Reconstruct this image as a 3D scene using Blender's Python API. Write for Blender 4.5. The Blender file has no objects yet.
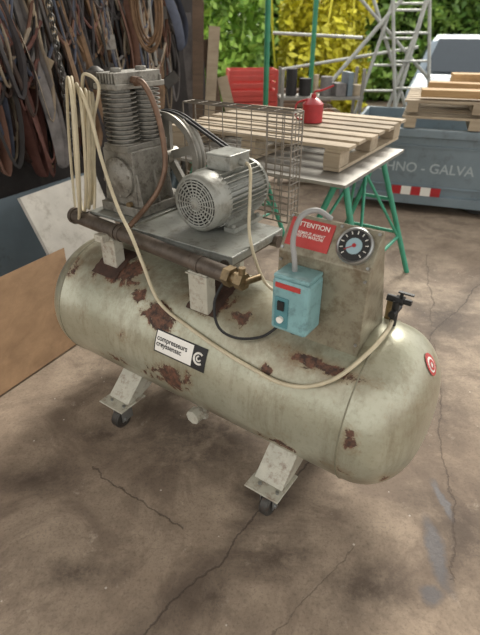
import bpy, bmesh, math, random
from mathutils import Vector, Matrix, Euler, noise
random.seed(7)
S=bpy.context.scene
COL=bpy.context.collection
S.view_settings.view_transform='Standard'
S.view_settings.look='None'
S.view_settings.exposure=0.35

# ---------------------------------------------------------------- materials
def srgb(h):
    h=h.lstrip('#'); o=[]
    for i in (0,2,4):
        c=int(h[i:i+2],16)/255
        o.append(c/12.92 if c<=.04045 else ((c+.055)/1.055)**2.4)
    return (*o,1)
def nt(name):
    m=bpy.data.materials.new(name); m.use_nodes=True
    return m,m.node_tree.nodes,m.node_tree.links,m.node_tree.nodes['Principled BSDF']
def math_n(N,L,op,a,b=None,clamp=False):
    n=N.new('ShaderNodeMath'); n.operation=op; n.use_clamp=clamp
    for i,x in enumerate((a,b)):
        if x is None: continue
        if isinstance(x,(int,float)): n.inputs[i].default_value=x
        else: L.new(x,n.inputs[i])
    return n.outputs[0]
def mixc(N,L,f,a,b):
    n=N.new('ShaderNodeMix'); n.data_type='RGBA'
    if isinstance(f,(int,float)): n.inputs[0].default_value=f
    else: L.new(f,n.inputs[0])
    for i,x in ((6,a),(7,b)):
        if isinstance(x,tuple): n.inputs[i].default_value=x
        else: L.new(x,n.inputs[i])
    return n.outputs[2]
def noise_n(N,L,vec,scale,detail=6,rough=.6,dist=0):
    n=N.new('ShaderNodeTexNoise'); n.inputs['Scale'].default_value=scale
    n.inputs['Detail'].default_value=detail; n.inputs['Roughness'].default_value=rough
    n.inputs['Distortion'].default_value=dist
    L.new(vec,n.inputs['Vector']); return n.outputs['Fac']
def ramp(N,L,f,lo,hi):
    n=N.new('ShaderNodeMapRange'); n.inputs[1].default_value=lo; n.inputs[2].default_value=hi
    L.new(f,n.inputs[0]); return n.outputs[0]
def M(name,col,rough=.6,metal=0,var=.25,scale=8,dirt=None,dirt_amt=.5,bump=.1):
    m,N,L,b=nt(name)
    tc=N.new('ShaderNodeTexCoord').outputs['Object']
    c=srgb(col)
    f=noise_n(N,L,tc,scale)
    f1=ramp(N,L,f,.3,.7)
    dark=tuple([x*(1-var) for x in c[:3]]+[1]); light=tuple([min(1,x*(1+var)) for x in c[:3]]+[1])
    out=mixc(N,L,f1,dark,light)
    if dirt:
        g=noise_n(N,L,tc,scale*1.7,10,.75)
        g=ramp(N,L,g,.66-.25*dirt_amt,.84-.25*dirt_amt)
        out=mixc(N,L,math_n(N,L,'MULTIPLY',g,.78),out,srgb(dirt))
    L.new(out,b.inputs['Base Color'])
    b.inputs['Roughness'].default_value=rough; b.inputs['Metallic'].default_value=metal
    if bump:
        bn=N.new('ShaderNodeBump'); bn.inputs['Strength'].default_value=bump; bn.inputs['Distance'].default_value=.01
        L.new(noise_n(N,L,tc,scale*6),bn.inputs['Height']); L.new(bn.outputs[0],b.inputs['Normal'])
    return m
def wood(name,a,b_,scale=1,axis=0):
    m,N,L,b=nt(name)
    tc=N.new('ShaderNodeTexCoord').outputs['Object']
    mp=N.new('ShaderNodeMapping'); L.new(tc,mp.inputs[0])
    s=[30*scale]*3; s[axis]=2*scale; mp.inputs['Scale'].default_value=s
    f=noise_n(N,L,mp.outputs[0],1,6,.65,.5)
    g=noise_n(N,L,tc,4*scale)
    c=mixc(N,L,ramp(N,L,f,.3,.7),srgb(a),srgb(b_))
    c=mixc(N,L,ramp(N,L,g,.5,.85),c,tuple([x*.6 for x in srgb(a)[:3]]+[1]))
    geo=N.new('ShaderNodeNewGeometry')
    c=mixc(N,L,math_n(N,L,'MULTIPLY',geo.outputs['Random Per Island'],.45),c,tuple([x*.5 for x in srgb(a)[:3]]+[1]))
    L.new(c,b.inputs['Base Color']); b.inputs['Roughness'].default_value=.8
    bn=N.new('ShaderNodeBump'); bn.inputs['Strength'].default_value=.3; bn.inputs['Distance'].default_value=.01
    L.new(f,bn.inputs['Height']); L.new(bn.outputs[0],b.inputs['Normal'])
    return m
def blob(N,L,tc,c,r,soft=.5):
    mp=N.new('ShaderNodeMapping'); L.new(tc,mp.inputs[0])
    mp.inputs['Scale'].default_value=[1/x for x in r]
    mp.inputs['Location'].default_value=[-a/b for a,b in zip(c,r)]
    v=N.new('ShaderNodeVectorMath'); v.operation='LENGTH'; L.new(mp.outputs[0],v.inputs[0])
    n=N.new('ShaderNodeMapRange'); n.inputs[1].default_value=1; n.inputs[2].default_value=soft
    L.new(v.outputs['Value'],n.inputs[0]); return n.outputs[0]

def tank_material():
    m,N,L,b=nt('silver_green_paint')
    tc=N.new('ShaderNodeTexCoord').outputs['Object']
    f=noise_n(N,L,tc,5); c=mixc(N,L,ramp(N,L,f,.3,.7),srgb('#9b9a85'),srgb('#b6b5a1'))
    fine=noise_n(N,L,tc,60,4,.7)
    c=mixc(N,L,math_n(N,L,'MULTIPLY',ramp(N,L,fine,.52,.75),.35),c,srgb('#6d6953'))
    mp=N.new('ShaderNodeMapping'); L.new(tc,mp.inputs[0]); mp.inputs['Scale'].default_value=(12,12,2.0)
    st=noise_n(N,L,mp.outputs[0],1,8,.78)
    c=mixc(N,L,math_n(N,L,'MULTIPLY',ramp(N,L,st,.48,.72),.6),c,srgb('#6c5e44'))
    grime=None
    for cc,r in (((.15,-.02,.55),(.18,.28,.16)),((-.7,-.1,.72),(.6,.14,.10)),((.05,-.2,.3),(.2,.2,.14)),((-.7,-.2,.28),(.8,.2,.10)),((-1.3,-.1,.7),(.25,.25,.14)),((-.2,-.2,.65),(.4,.1,.1))):
        o=blob(N,L,tc,cc,r,0); grime=o if grime is None else math_n(N,L,'MAXIMUM',grime,o)
    gn=ramp(N,L,noise_n(N,L,tc,9,10,.75),.36,.6)
    c=mixc(N,L,math_n(N,L,'MULTIPLY',math_n(N,L,'MULTIPLY',grime,gn),.85),c,srgb('#6f563d'))
    spots=[((-1.06,-.14,.71),(.17,.16,.11)),((-.76,-.22,.62),(.14,.09,.09)),((-.68,-.27,.42),(.17,.08,.10)),
           ((-.58,-.13,.72),(.14,.13,.07)),((.13,-.0,.56),(.09,.18,.07)),((.07,-.27,.50),(.05,.05,.09)),
           ((-.26,-.24,.60),(.05,.04,.05)),((-.2,-.26,.33),(.16,.08,.05)),((.16,-.12,.33),(.1,.14,.07)),((-1.32,-.15,.65),(.06,.1,.1)),
           ((-.10,-.20,.67),(.28,.05,.035)),((-.95,-.26,.36),(.25,.06,.05)),((.02,-.26,.36),(.1,.05,.05)),((-.9,-.2,.67),(.1,.06,.05)),((-.45,-.15,.7),(.12,.08,.05)),
           ((-1.2,-.25,.5),(.1,.06,.08)),((-.95,-.27,.5),(.08,.05,.05)),((.1,.12,.6),(.1,.1,.08))]
    amp=[.38,.38,.38,.42,.30,.28,.30,.22,.26,.26,.30,.24,.24,.24,.26,.2,.22,.26]
    acc=None
    for (cc,r),a_ in zip(spots,amp):
        o=math_n(N,L,'MULTIPLY',blob(N,L,tc,cc,r,.1),a_); acc=o if acc is None else math_n(N,L,'MAXIMUM',acc,o)
    rn=noise_n(N,L,tc,13,13,.74,.4)
    r1=math_n(N,L,'ADD',acc,rn)
    mask=ramp(N,L,r1,.678,.70)
    rust=mixc(N,L,ramp(N,L,noise_n(N,L,tc,38,6,.7),.4,.6),srgb('#35271f'),srgb('#6d4a38'))
    halo=ramp(N,L,r1,.58,.70)
    c=mixc(N,L,math_n(N,L,'MULTIPLY',halo,.5),c,srgb('#8a7352'))
    c=mixc(N,L,mask,c,rust)
    L.new(c,b.inputs['Base Color'])
    L.new(math_n(N,L,'SUBTRACT',.4,math_n(N,L,'MULTIPLY',mask,.4)),b.inputs['Metallic'])
    L.new(math_n(N,L,'ADD',.32,math_n(N,L,'MULTIPLY',mask,.4)),b.inputs['Roughness'])
    bn=N.new('ShaderNodeBump'); bn.inputs['Strength'].default_value=.25; bn.inputs['Distance'].default_value=.004
    L.new(math_n(N,L,'SUBTRACT',fine,mask),bn.inputs['Height']); L.new(bn.outputs[0],b.inputs['Normal'])
    return m

def floor_material():
    m,N,L,b=nt('stained_concrete')
    tc=N.new('ShaderNodeTexCoord').outputs['Object']
    n1=noise_n(N,L,tc,1.1,6,.6,.4); n2=noise_n(N,L,tc,5,10,.75); n3=noise_n(N,L,tc,90,3,.7); n4=noise_n(N,L,tc,2.3,9,.7,1)
    c=mixc(N,L,ramp(N,L,n1,.35,.65),srgb('#857463'),srgb('#ab9a86'))
    c=mixc(N,L,math_n(N,L,'MULTIPLY',ramp(N,L,n2,.42,.66),.6),c,srgb('#66584a'))
    c=mixc(N,L,math_n(N,L,'MULTIPLY',ramp(N,L,n4,.47,.59),.65),c,srgb('#66574a'))
    c=mixc(N,L,math_n(N,L,'MULTIPLY',ramp(N,L,n3,.5,.75),.5),c,srgb('#493f36'))
    c=mixc(N,L,math_n(N,L,'MULTIPLY',ramp(N,L,noise_n(N,L,tc,8,10,.78),.60,.70),.5),c,srgb('#c7baa8'))
    vo=N.new('ShaderNodeTexVoronoi'); vo.inputs['Scale'].default_value=16; L.new(tc,vo.inputs['Vector'])
    spk=math_n(N,L,'MULTIPLY',math_n(N,L,'LESS_THAN',vo.outputs['Distance'],.065),math_n(N,L,'GREATER_THAN',noise_n(N,L,tc,6,2,.5),.54))
    c=mixc(N,L,math_n(N,L,'MULTIPLY',spk,.6),c,srgb('#d6cdc2'))
    sep=N.new('ShaderNodeSeparateXYZ')
    dn=N.new('ShaderNodeTexNoise'); dn.inputs['Scale'].default_value=3; dn.inputs['Detail'].default_value=10; dn.inputs['Roughness'].default_value=.65; L.new(tc,dn.inputs['Vector'])
    vs=N.new('ShaderNodeVectorMath'); vs.operation='MULTIPLY_ADD'; L.new(dn.outputs['Color'],vs.inputs[0]); vs.inputs[1].default_value=(.16,.16,0); L.new(tc,vs.inputs[2])
    L.new(vs.outputs[0],sep.inputs[0])
    X,Y=sep.outputs[0],sep.outputs[1]
    crack=None
    def line(x0,y0,dx,dy,w,s0=-99,s1=99):
        l=math.hypot(dx,dy); dx/=l; dy/=l
        x0+=.08;y0+=.08
        a=math_n(N,L,'MULTIPLY',math_n(N,L,'SUBTRACT',X,x0),-dy)
        bb=math_n(N,L,'MULTIPLY',math_n(N,L,'SUBTRACT',Y,y0),dx)
        d=math_n(N,L,'ABSOLUTE',math_n(N,L,'ADD',a,bb))
        o=N.new('ShaderNodeMapRange'); o.inputs[1].default_value=w; o.inputs[2].default_value=w*.2; L.new(d,o.inputs[0])
        p=math_n(N,L,'ADD',math_n(N,L,'MULTIPLY',math_n(N,L,'SUBTRACT',X,x0),dx),math_n(N,L,'MULTIPLY',math_n(N,L,'SUBTRACT',Y,y0),dy))
        k=math_n(N,L,'MULTIPLY',math_n(N,L,'GREATER_THAN',p,s0),math_n(N,L,'LESS_THAN',p,s1))
        return math_n(N,L,'MULTIPLY',o.outputs[0],k)
    for a,k_ in (((-.293,.755,.698,.799,.010),.95),((-.293,.755,.698,.799,.09),.5),((-.22,1.12,-.75,.55,.005,0,.5),.7),((.80,1.2,.30,1,.005,-.3,2.5),.6),((.05,.72,.5,.45,.003,0,.5),.5)):
        o=math_n(N,L,'MULTIPLY',line(*a),k_)
        crack=o if crack is None else math_n(N,L,'MAXIMUM',crack,o)
    c=mixc(N,L,math_n(N,L,'MULTIPLY',crack,.85),c,srgb('#3a2f27'))
    wet=None
    for cc,r in (((.69,1.02,0),(.035,.19,1)),((.78,1.25,0),(.022,.12,1)),((.63,.87,0),(.05,.04,1))):
        o=blob(N,L,vs.outputs[0],(cc[0]+.08,cc[1]+.08,0),r,.5); wet=o if wet is None else math_n(N,L,'MAXIMUM',wet,o)
    oil_dark=None  # brown oil stains, plus a wide dark blob under the tank
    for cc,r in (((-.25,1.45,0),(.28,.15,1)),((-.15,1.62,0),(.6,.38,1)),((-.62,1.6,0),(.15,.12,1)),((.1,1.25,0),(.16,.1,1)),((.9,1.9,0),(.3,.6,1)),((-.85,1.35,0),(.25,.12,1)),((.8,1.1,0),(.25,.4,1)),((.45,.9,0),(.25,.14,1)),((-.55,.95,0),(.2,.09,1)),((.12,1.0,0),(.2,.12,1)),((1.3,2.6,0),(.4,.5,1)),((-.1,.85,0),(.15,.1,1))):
        o=blob(N,L,vs.outputs[0],(cc[0]+.08,cc[1]+.08,0),r,.1); oil_dark=o if oil_dark is None else math_n(N,L,'MAXIMUM',oil_dark,o)
    c=mixc(N,L,math_n(N,L,'MULTIPLY',math_n(N,L,'MULTIPLY',oil_dark,ramp(N,L,n2,.28,.55)),.8),c,srgb('#40342b'))
    c=mixc(N,L,math_n(N,L,'MULTIPLY',wet,.8),c,srgb('#2f2d33'))
    L.new(c,b.inputs['Base Color'])
    L.new(math_n(N,L,'SUBTRACT',.8,math_n(N,L,'MULTIPLY',wet,.25)),b.inputs['Roughness'])
    bn=N.new('ShaderNodeBump'); bn.inputs['Strength'].default_value=.4; bn.inputs['Distance'].default_value=.01
    L.new(math_n(N,L,'SUBTRACT',n2,crack),bn.inputs['Height']); L.new(bn.outputs[0],b.inputs['Normal'])
    return m

TANK=tank_material()
CONC=floor_material()
CAST=M('cast_grey_aluminium','#88857c',.5,.35,.22,14,'#463f35',.75)
CASTD=M('dark_iron','#4a4844',.55,.6,.3,12,'#5a3c2b',.5)
FLYM=M('worn_flywheel_steel','#98958c',.45,.5,.15,10,'#5e5040',.5)
MOTOR=M('motor_grey_paint','#94958d',.42,.25,.15,10,'#5c574c',.65)
BLACK=M('black_rubber','#191919',.6,0,.2)
DARK=M('gap_shade_black','#0d0d0d',.9,0,.1)
PIPE=M('dirty_pipe_steel','#5f564d',.5,.5,.3,20,'#3a2c24',.6)
PLATE=M('mounting_plate_grey','#8e9089',.45,.3,.15,9,'#574f43',.6)
CREAM=M('cream_paint','#b4b1a2',.55,.1,.12,14,'#6b4c3d',.65)
RUSTP=M('rusty_pad','#433128',.8,.1,.35,25,'#70473a',.5)
HOSE=M('beige_hose','#bfb498',.5,0,.12,20)
BRASS=M('brass','#7f6d50',.42,.6,.25,30,'#463a2c',.6)
COPPER=M('rusty_discharge_pipe','#735b4a',.5,.4,.25,25)
PANEL=M('aged_panel_metal','#8e8976',.42,.35,.2,9,'#5f4e39',.8)
BLUE=M('light_blue_paint','#7ba3a5',.45,0,.15,12,'#4c6668',.6)
BLUED=M('blue_switch_plate','#4f8288',.5,0,.15,15)
RED=M('red_label','#b03a36',.5,0,.15,20)
REDP=M('red_paint','#a8252b',.35,0,.2,12)
WHITE=M('white_plastic','#e4e1d8',.5,0,.05)
STEEL=M('galvanised_steel','#9a9c9a',.35,.8,.15,20)
WIRE=M('wire_grey','#857e74',.45,.5,.2,20)
GREEN=M('green_paint','#3f9276',.5,.1,.15,14,'#6b5a48',.3)
GREENP=M('green_post_paint','#2f7d5c',.5,.1,.15,10)
PALW=wood('pallet_wood','#a6957e','#c4b59b')
PALWY=wood('fresh_wood','#ab875a','#caaa7c')
BROWNB=wood('brown_board','#86694c','#a28261',.5,1)
WHITEB=M('weathered_white_board','#bdb9b0',.7,0,.12,6,'#8f877b',.6)
DWOOD=wood('dark_wood','#5a4939','#7b6552')
BGREY=M('blue_grey_sheet','#74828a',.5,.3,.15,3,'#4a5052',.5)
TRAIL=M('trailer_steel','#78868d',.5,.3,.1,3,'#5c6164',.5)
TRAILT=M('faded_lettering','#a6b1b4',.6,0,.1)
TARM=M('dull_grey_metal','#8a8780',.5,.4,.15,5,'#5f564d',.5)
ORNG=M('orange_plastic','#b5623a',.5,0,.15)
FABRICS=[M('strap_'+n,c,.75,0,.3,15) for n,c in (('leather','#6b4d3f'),('black','#262322'),('beige','#978a78'),('bluegrey','#4d5362'),('rust','#66423a'),('grey','#75716f'),('tan','#7d634a'),('charcoal','#393536'),('dark_brown','#3d2f29'))]

# ---------------------------------------------------------------- geometry helpers
def finish(bm,name,mat,parent=None,smooth=False,bevel=0,auto=None):
    me=bpy.data.meshes.new(name); bmesh.ops.recalc_face_normals(bm,faces=bm.faces) ; bm.to_mesh(me); bm.free()
    ob=bpy.data.objects.new(name,me); COL.objects.link(ob)
    for mt in (mat if isinstance(mat,(list,tuple)) else [mat]): me.materials.append(mt)
    if smooth:
        for p in me.polygons: p.use_smooth=True
        try: me.set_sharp_from_angle(angle=math.radians(40))
        except Exception: pass
    if bevel:
        md=ob.modifiers.new('bevel','BEVEL'); md.width=bevel; md.segments=2; md.limit_method='ANGLE'
    if parent: ob.parent=parent
    return ob
def empty(name,loc=(0,0,0),rz=0):
    e=bpy.data.objects.new(name,None); e.location=loc; e.rotation_euler=(0,0,rz); e.empty_display_size=.1; COL.objects.link(e); return e
def frame(p,q):
    d=(q-p).normalized(); up=Vector((0,0,1)) if abs(d.z)<.95 else Vector((1,0,0))
    x=d.cross(up).normalized(); y=x.cross(d); return x,y,d
def add_box(bm,c,s,rot=None,mi=0):
    c=Vector(c); R=rot.to_matrix() if isinstance(rot,Euler) else (rot or Matrix.Identity(3))
    vs=[bm.verts.new(c+R@Vector((a*s[0]/2,b*s[1]/2,d*s[2]/2))) for a in(-1,1) for b in(-1,1) for d in(-1,1)]
    for f in ((0,1,3,2),(4,6,7,5),(0,4,5,1),(2,3,7,6),(0,2,6,4),(1,5,7,3)):
        bm.faces.new([vs[i] for i in f]).material_index=mi
def add_cyl(bm,p,q,r,n=16,r2=None,mi=0,caps=True):
    p=Vector(p);q=Vector(q);r2=r if r2 is None else r2
    x,y,d=frame(p,q)
    A=[bm.verts.new(p+(x*math.cos(t)+y*math.sin(t))*r) for t in [2*math.pi*i/n for i in range(n)]]
    B=[bm.verts.new(q+(x*math.cos(t)+y*math.sin(t))*r2) for t in [2*math.pi*i/n for i in range(n)]]
    for i in range(n): bm.faces.new((A[i],A[(i+1)%n],B[(i+1)%n],B[i])).material_index=mi
    if caps:
        bm.faces.new(A).material_index=mi; bm.faces.new(B).material_index=mi
def add_lathe(bm,prof,c,axis='Z',n=32,mi=0,caps=True):
    c=Vector(c); rings=[]
    for a,r in prof:
        ring=[]
        for i in range(n):
            t=2*math.pi*i/n; u_,v_=r*math.cos(t),r*math.sin(t)
            o={'X':(a,u_,v_),'Y':(u_,a,v_),'Z':(u_,v_,a)}[axis]
            ring.append(bm.verts.new(c+Vector(o)))
        rings.append(ring)
    for A,B in zip(rings,rings[1:]):
        for i in range(n): bm.faces.new((A[i],A[(i+1)%n],B[(i+1)%n],B[i])).material_index=mi
    if caps:
        bm.faces.new(rings[0]).material_index=mi; bm.faces.new(rings[-1]).material_index=mi
def box(name,c,s,mat,parent=None,rot=None,bevel=0):
    bm=bmesh.new(); add_box(bm,c,s,rot); return finish(bm,name,mat,parent,bevel=bevel)
def cyl(name,p,q,r,mat,parent=None,n=20,r2=None):
    bm=bmesh.new(); add_cyl(bm,p,q,r,n,r2); return finish(bm,name,mat,parent,True)
def lathe(name,prof,c,axis,mat,parent=None,n=40):
    bm=bmesh.new(); add_lathe(bm,prof,c,axis,n); return finish(bm,name,mat,parent,True)
def rods(name,segs,mat,parent=None,n=6):
    bm=bmesh.new()
    for s in segs: add_cyl(bm,s[0],s[1],s[2],n)
    return finish(bm,name,mat,parent,True)
def smooth_path(pts,k=8,closed=False):
    P=[Vector(p) for p in pts]; out=[]; n=len(P)
    rng=range(n if closed else n-1)
    for i in rng:
        if closed: a,b,c,d=P[i-1],P[i],P[(i+1)%n],P[(i+2)%n]
        else: a,b,c,d=P[max(i-1,0)],P[i],P[i+1],P[min(i+2,n-1)]
        for j in range(k):
            t=j/k
            out.append(.5*((2*b)+(c-a)*t+(2*a-5*b+4*c-d)*t*t+(3*b-a-3*c+d)*t**3))
    if not closed: out.append(P[-1])
    return out
def add_tube(bm,path,r,n=8,closed=False,flat=1,mi=0,twist=0):
    L_=len(path); rings=[]; prev=None
    for i,p in enumerate(path):
        if closed: d=(path[(i+1)%L_]-path[i-1])
        else: d=path[min(i+1,L_-1)]-path[max(i-1,0)]
        d.normalize()
        if prev is None:
            up=Vector((0,0,1)) if abs(d.z)<.9 else Vector((math.cos(twist),math.sin(twist),0)); x=d.cross(up).normalized()
        else:
            x=(prev-d*prev.dot(d)).normalized()
        prev=x; y=d.cross(x)
        rings.append([bm.verts.new(p+(x*math.cos(t)+y*math.sin(t)*flat)*r) for t in [2*math.pi*k/n for k in range(n)]])
    m=len(rings)
    for i in range(m if closed else m-1):
        A=rings[i];B=rings[(i+1)%m]
        for k in range(n): bm.faces.new((A[k],A[(k+1)%n],B[(k+1)%n],B[k])).material_index=mi
    if not closed: bm.faces.new(rings[0]).material_index=mi; bm.faces.new(rings[-1]).material_index=mi
def tube(name,pts,r,mat,parent=None,closed=False,n=8,k=8,flat=1):
    bm=bmesh.new(); add_tube(bm,smooth_path(pts,k,closed),r,n,closed,flat); return finish(bm,name,mat,parent,True)
def text_mesh(name,s,size,mat,parent,fn,align='CENTER',spacing=1.0,bold=.012):
    c=bpy.data.curves.new(name,'FONT'); c.body=s; c.size=size; c.align_x=align; c.space_character=spacing; c.space_line=.8; c.offset=size*bold
    o=bpy.data.objects.new(name,c); COL.objects.link(o); bpy.context.view_layer.update()
    me=bpy.data.meshes.new_from_object(o.evaluated_get(bpy.context.evaluated_depsgraph_get()))
    bpy.data.objects.remove(o); bpy.data.curves.remove(c)
    for v in me.vertices: v.co=fn(v.co.x,v.co.y)
    me.materials.clear(); me.materials.append(mat)
    ob=bpy.data.objects.new(name,me); COL.objects.link(ob); ob.parent=parent; return ob

# ---------------------------------------------------------------- floor, walls, unseen shed roof
bm=bmesh.new(); add_box(bm,(0,8,-.05),(40,40,.1)); finish(bm,'floor',CONC)
def wall(name,a,b,h,mat,t=.1,z0=0):
    a=Vector((*a,0));b=Vector((*b,0)); ang=math.atan2(b.y-a.y,b.x-a.x); c=(a+b)/2
    return box(name,(c.x,c.y,z0+h/2),((b-a).length,t,h),mat,None,Euler((0,0,ang)))
WALLM=M('dark_wall','#3b3735',.9,0,.4,3,'#575048',.5)  # dark grey-brown wall, mottled with a paler brown-grey
wall('wall_left',(-2.3,1.7),(-.95,5.2),3.3,WALLM)
wall('wall_back',(-.95,5.25),(-.40,5.7),3.3,WALLM)
box('unseen_ceiling',(.3,1.2,3.35),(5.2,4.6,.08),M('corrugated_roof_sheet','#b3ab9c',.7,0,.1,4),None)  # shed roof out of view, added to darken the foreground and deepen tank shadows

# ---------------------------------------------------------------- AIR COMPRESSOR
TH=math.radians(-35.3)
AC=empty('air_compressor',(.447,1.331,0),TH)
R=.295; ZC=.450; LEN=1.35; DR=.19; DL=.13; X1=.045
def dome(x0,depth,sgn):
    o=[]
    for i in range(0,19):
        t=i/18*math.pi/2
        o.append((x0+sgn*depth*math.sin(t), max(R*(math.cos(t)**.72),.001)))
    return o
prof=list(reversed(dome(-LEN,DL,-1)))+[(-LEN+.004,R),(-LEN+.008,R+.0015),(-LEN+.016,R+.0015),(-LEN+.02,R)]+[(-LEN+.02+(LEN-.04)*i/10,R) for i in range(1,10)]+[(X1-.02,R),(X1-.016,R+.0015),(X1-.008,R+.0015),(X1-.004,R)]+dome(X1,DR,1)
lathe('tank',prof,(0,0,ZC),'X',TANK,AC,72)
def surf(s,phi,off=0):
    a=math.radians(phi); return Vector((s,-(R+off)*math.sin(a),ZC+(R+off)*math.cos(a)))
SEAM=M('weld_seam','#7d7a66',.5,.2,.2,30,'#5f4d3a',.4)
for i,x in enumerate((X1-.012,-LEN+.012)):
    bm=bmesh.new(); add_tube(bm,[Vector((x,(R+.001)*math.cos(t),ZC+(R+.001)*math.sin(t))) for t in [2*math.pi*k/64 for k in range(64)]],.003,6,True); finish(bm,f'weld_seam_{i+1}',SEAM,AC,True)
# legs & casters
def leg(i,x,side):
    sg=-1 if side=='front' else 1
    bm=bmesh.new(); w=.12
    def ext(poly,x0,x1):
        A=[bm.verts.new((x0,sg*p[0],p[1])) for p in poly];B=[bm.verts.new((x1,sg*p[0],p[1])) for p in poly]
        n=len(poly)
        for k in range(n): bm.faces.new((A[k],A[(k+1)%n],B[(k+1)%n],B[k]))
        bm.faces.new(A);bm.faces.new(B)
    ext([(.18,.232),(.19,.242),(.305,.138),(.295,.132)],x-w/2,x+w/2)
    ext([(.09,.18),(.185,.238),(.30,.135),(.22,.135)],x-w/2,x-w/2+.006)
    ext([(.09,.18),(.185,.238),(.30,.135),(.22,.135)],x+w/2-.006,x+w/2)
    ext([(.205,.126),(.205,.134),(.355,.134),(.355,.126)],x-w/2-.012,x+w/2+.012)
    finish(bm,f'leg_{i}',CREAM,AC,bevel=.002)
    bm=bmesh.new(); y=sg*.285; x=x+.012
    add_box(bm,(x,y,.122),(.095,.09,.006)); add_cyl(bm,(x,y,.10),(x,y,.12),.032,20)
    add_box(bm,(x-.027,y-.014,.073),(.004,.062,.066)); add_box(bm,(x+.027,y-.014,.073),(.004,.062,.066)); add_box(bm,(x,y-.01,.104),(.058,.068,.005))
    add_cyl(bm,(x-.034,y-.026,.049),(x+.034,y-.026,.049),.009,12)
    for a in(-1,1):
        for b in(-1,1): add_cyl(bm,(x+a*.038,y+b*.034,.118),(x+a*.038,y+b*.034,.143),.007,8)
    finish(bm,f'caster_fork_{i}',STEEL,AC,True)
    lathe(f'caster_wheel_{i}',[(-.020,.012),(-.020,.042),(-.014,.049),(.014,.049),(.020,.042),(.020,.012)],(x,y-.026,.049),'X',CASTD,AC,28)
leg(1,-.205,'front');leg(2,-1.01,'front');leg(3,-.205,'back');leg(4,-1.01,'back')
bm=bmesh.new()
add_cyl(bm,(-.66,-.06,.19),(-.66,-.06,.13),.03,8); add_cyl(bm,(-.66,-.06,.145),(-.66,-.18,.14),.022,12); add_cyl(bm,(-.66,-.16,.14),(-.66,-.20,.14),.034,8); add_cyl(bm,(-.66,-.13,.15),(-.66,-.14,.19),.012,8)
add_cyl(bm,(-.66,-.11,.14),(-.66,-.115,.08),.016,10); add_box(bm,(-.63,-.15,.19),(.09,.02,.006),Euler((0,.3,.3)))
add_cyl(bm,(-.60,-.10,.15),(-.66,-.10,.14),.018,8)
finish(bm,'drain_valve',CREAM,AC,True)
# saddle brackets + pipe
def y_pipe(s): return -.09+(s+1.39)*(-.09/.95)
def patch(name,s0,s1,p0,p1,off,mat,jag=0):
    bm=bmesh.new(); n=10; A=[bm.verts.new(surf(s0+jag*random.uniform(-1,1),p0+(p1-p0)*i/n,off)) for i in range(n+1)];B=[bm.verts.new(surf(s1+jag*random.uniform(-1,1),p0+(p1-p0)*i/n,off)) for i in range(n+1)]
    for i in range(n): bm.faces.new((A[i],A[i+1],B[i+1],B[i]))
    return finish(bm,name,mat,AC,True)
for i,s in enumerate((-1.13,-.60)):
    bm=bmesh.new(); y=y_pipe(s)
    add_box(bm,(s,y,.77),(.085,.05,.16)); add_box(bm,(s,y,.842),(.10,.065,.006)); add_box(bm,(s,y+.2,.80),(.075,.03,.13))
    add_box(bm,(s,.0,.85),(.05,.36,.03))
    finish(bm,f'saddle_bracket_{i+1}',CREAM,AC,bevel=.003)
    patch(f'saddle_pad_{i+1}',s-.07,s+.07,5,38,.004,RUSTP,.006)
bm=bmesh.new(); A=Vector((-1.38,-.095,.875));B=Vector((-.475,-.180,.875)); add_cyl(bm,A,B,.03,24); add_cyl(bm,A,A+(B-A)*.02,.036,20)
for t in (.33,.36,.85): add_cyl(bm,A+(B-A)*t,A+(B-A)*(t+.02),.0335,20)
finish(bm,'aftercooler_pipe',PIPE,AC,True)
bm=bmesh.new(); add_cyl(bm,B,B+Vector((.03,-.003,0)),.036,6); add_cyl(bm,B+Vector((.03,-.003,0)),B+Vector((.055,-.006,-.002)),.022,16); add_cyl(bm,B+Vector((.05,-.006,0)),B+Vector((.082,-.009,0)),.031,6); add_cyl(bm,B+Vector((.07,-.01,-.0)),B+Vector((.07,-.01,.05)),.012,8); add_cyl(bm,B+Vector((.08,-.01,0)),B+Vector((.10,.05,0)),.012,10)
finish(bm,'brass_fitting',BRASS,AC,True)
rods('frame_rails',[((-1.36,.19,.875),(-.48,.17,.875),.024),((-1.32,-.07,.875),(-1.32,.2,.875),.02),((-.53,-.12,.872),(-.53,.18,.872),.02)],PIPE,AC,14)
bm=bmesh.new(); add_box(bm,(-.745,.055,.903),(.49,.34,.012)); add_box(bm,(-.745,-.112,.892),(.49,.006,.03)); add_box(bm,(-.502,.055,.892),(.006,.34,.03))
finish(bm,'motor_plate',PLATE,AC,bevel=.002)
box('pump_base_plate',(-1.15,.09,.903),(.28,.34,.012),PLATE,AC,bevel=.002)
# motor
MX,MZ=-.73,1.03
bm=bmesh.new(); add_lathe(bm,[(.03,.10),(.045,.102),(.045,.094),(.30,.094),(.30,.105),(.315,.105),(.325,.08),(.33,.03)],(MX,0,MZ),'Y',48)
for k in range(36):
    t=2*math.pi*k/36
    if abs(t-math.pi/2)<.35: continue
    add_box(bm,(MX+.102*math.cos(t),.17,MZ+.102*math.sin(t)),(.026,.24,.003),Euler((0,-t,0)))
finish(bm,'motor_body',MOTOR,AC,True)
lathe('motor_fan_cover',[(.06,.108),(-.01,.108),(-.024,.102),(-.030,.092),(-.026,.088),(-.022,.086)],(MX,0,MZ),'Y',MOTOR,AC,48)
lathe('motor_fan_shade_disc',[(-.0225,.087),(-.022,.087)],(MX,0,MZ),'Y',DARK,AC,40)  # black disc painted in for the shade behind the fan grille
bm=bmesh.new()
for r in (.014,.026,.038,.05,.062,.074,.084): add_tube(bm,[Vector((MX+r*math.cos(t),-.030,MZ+r*math.sin(t))) for t in [2*math.pi*k/40 for k in range(40)]],.003,6,True)
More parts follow.
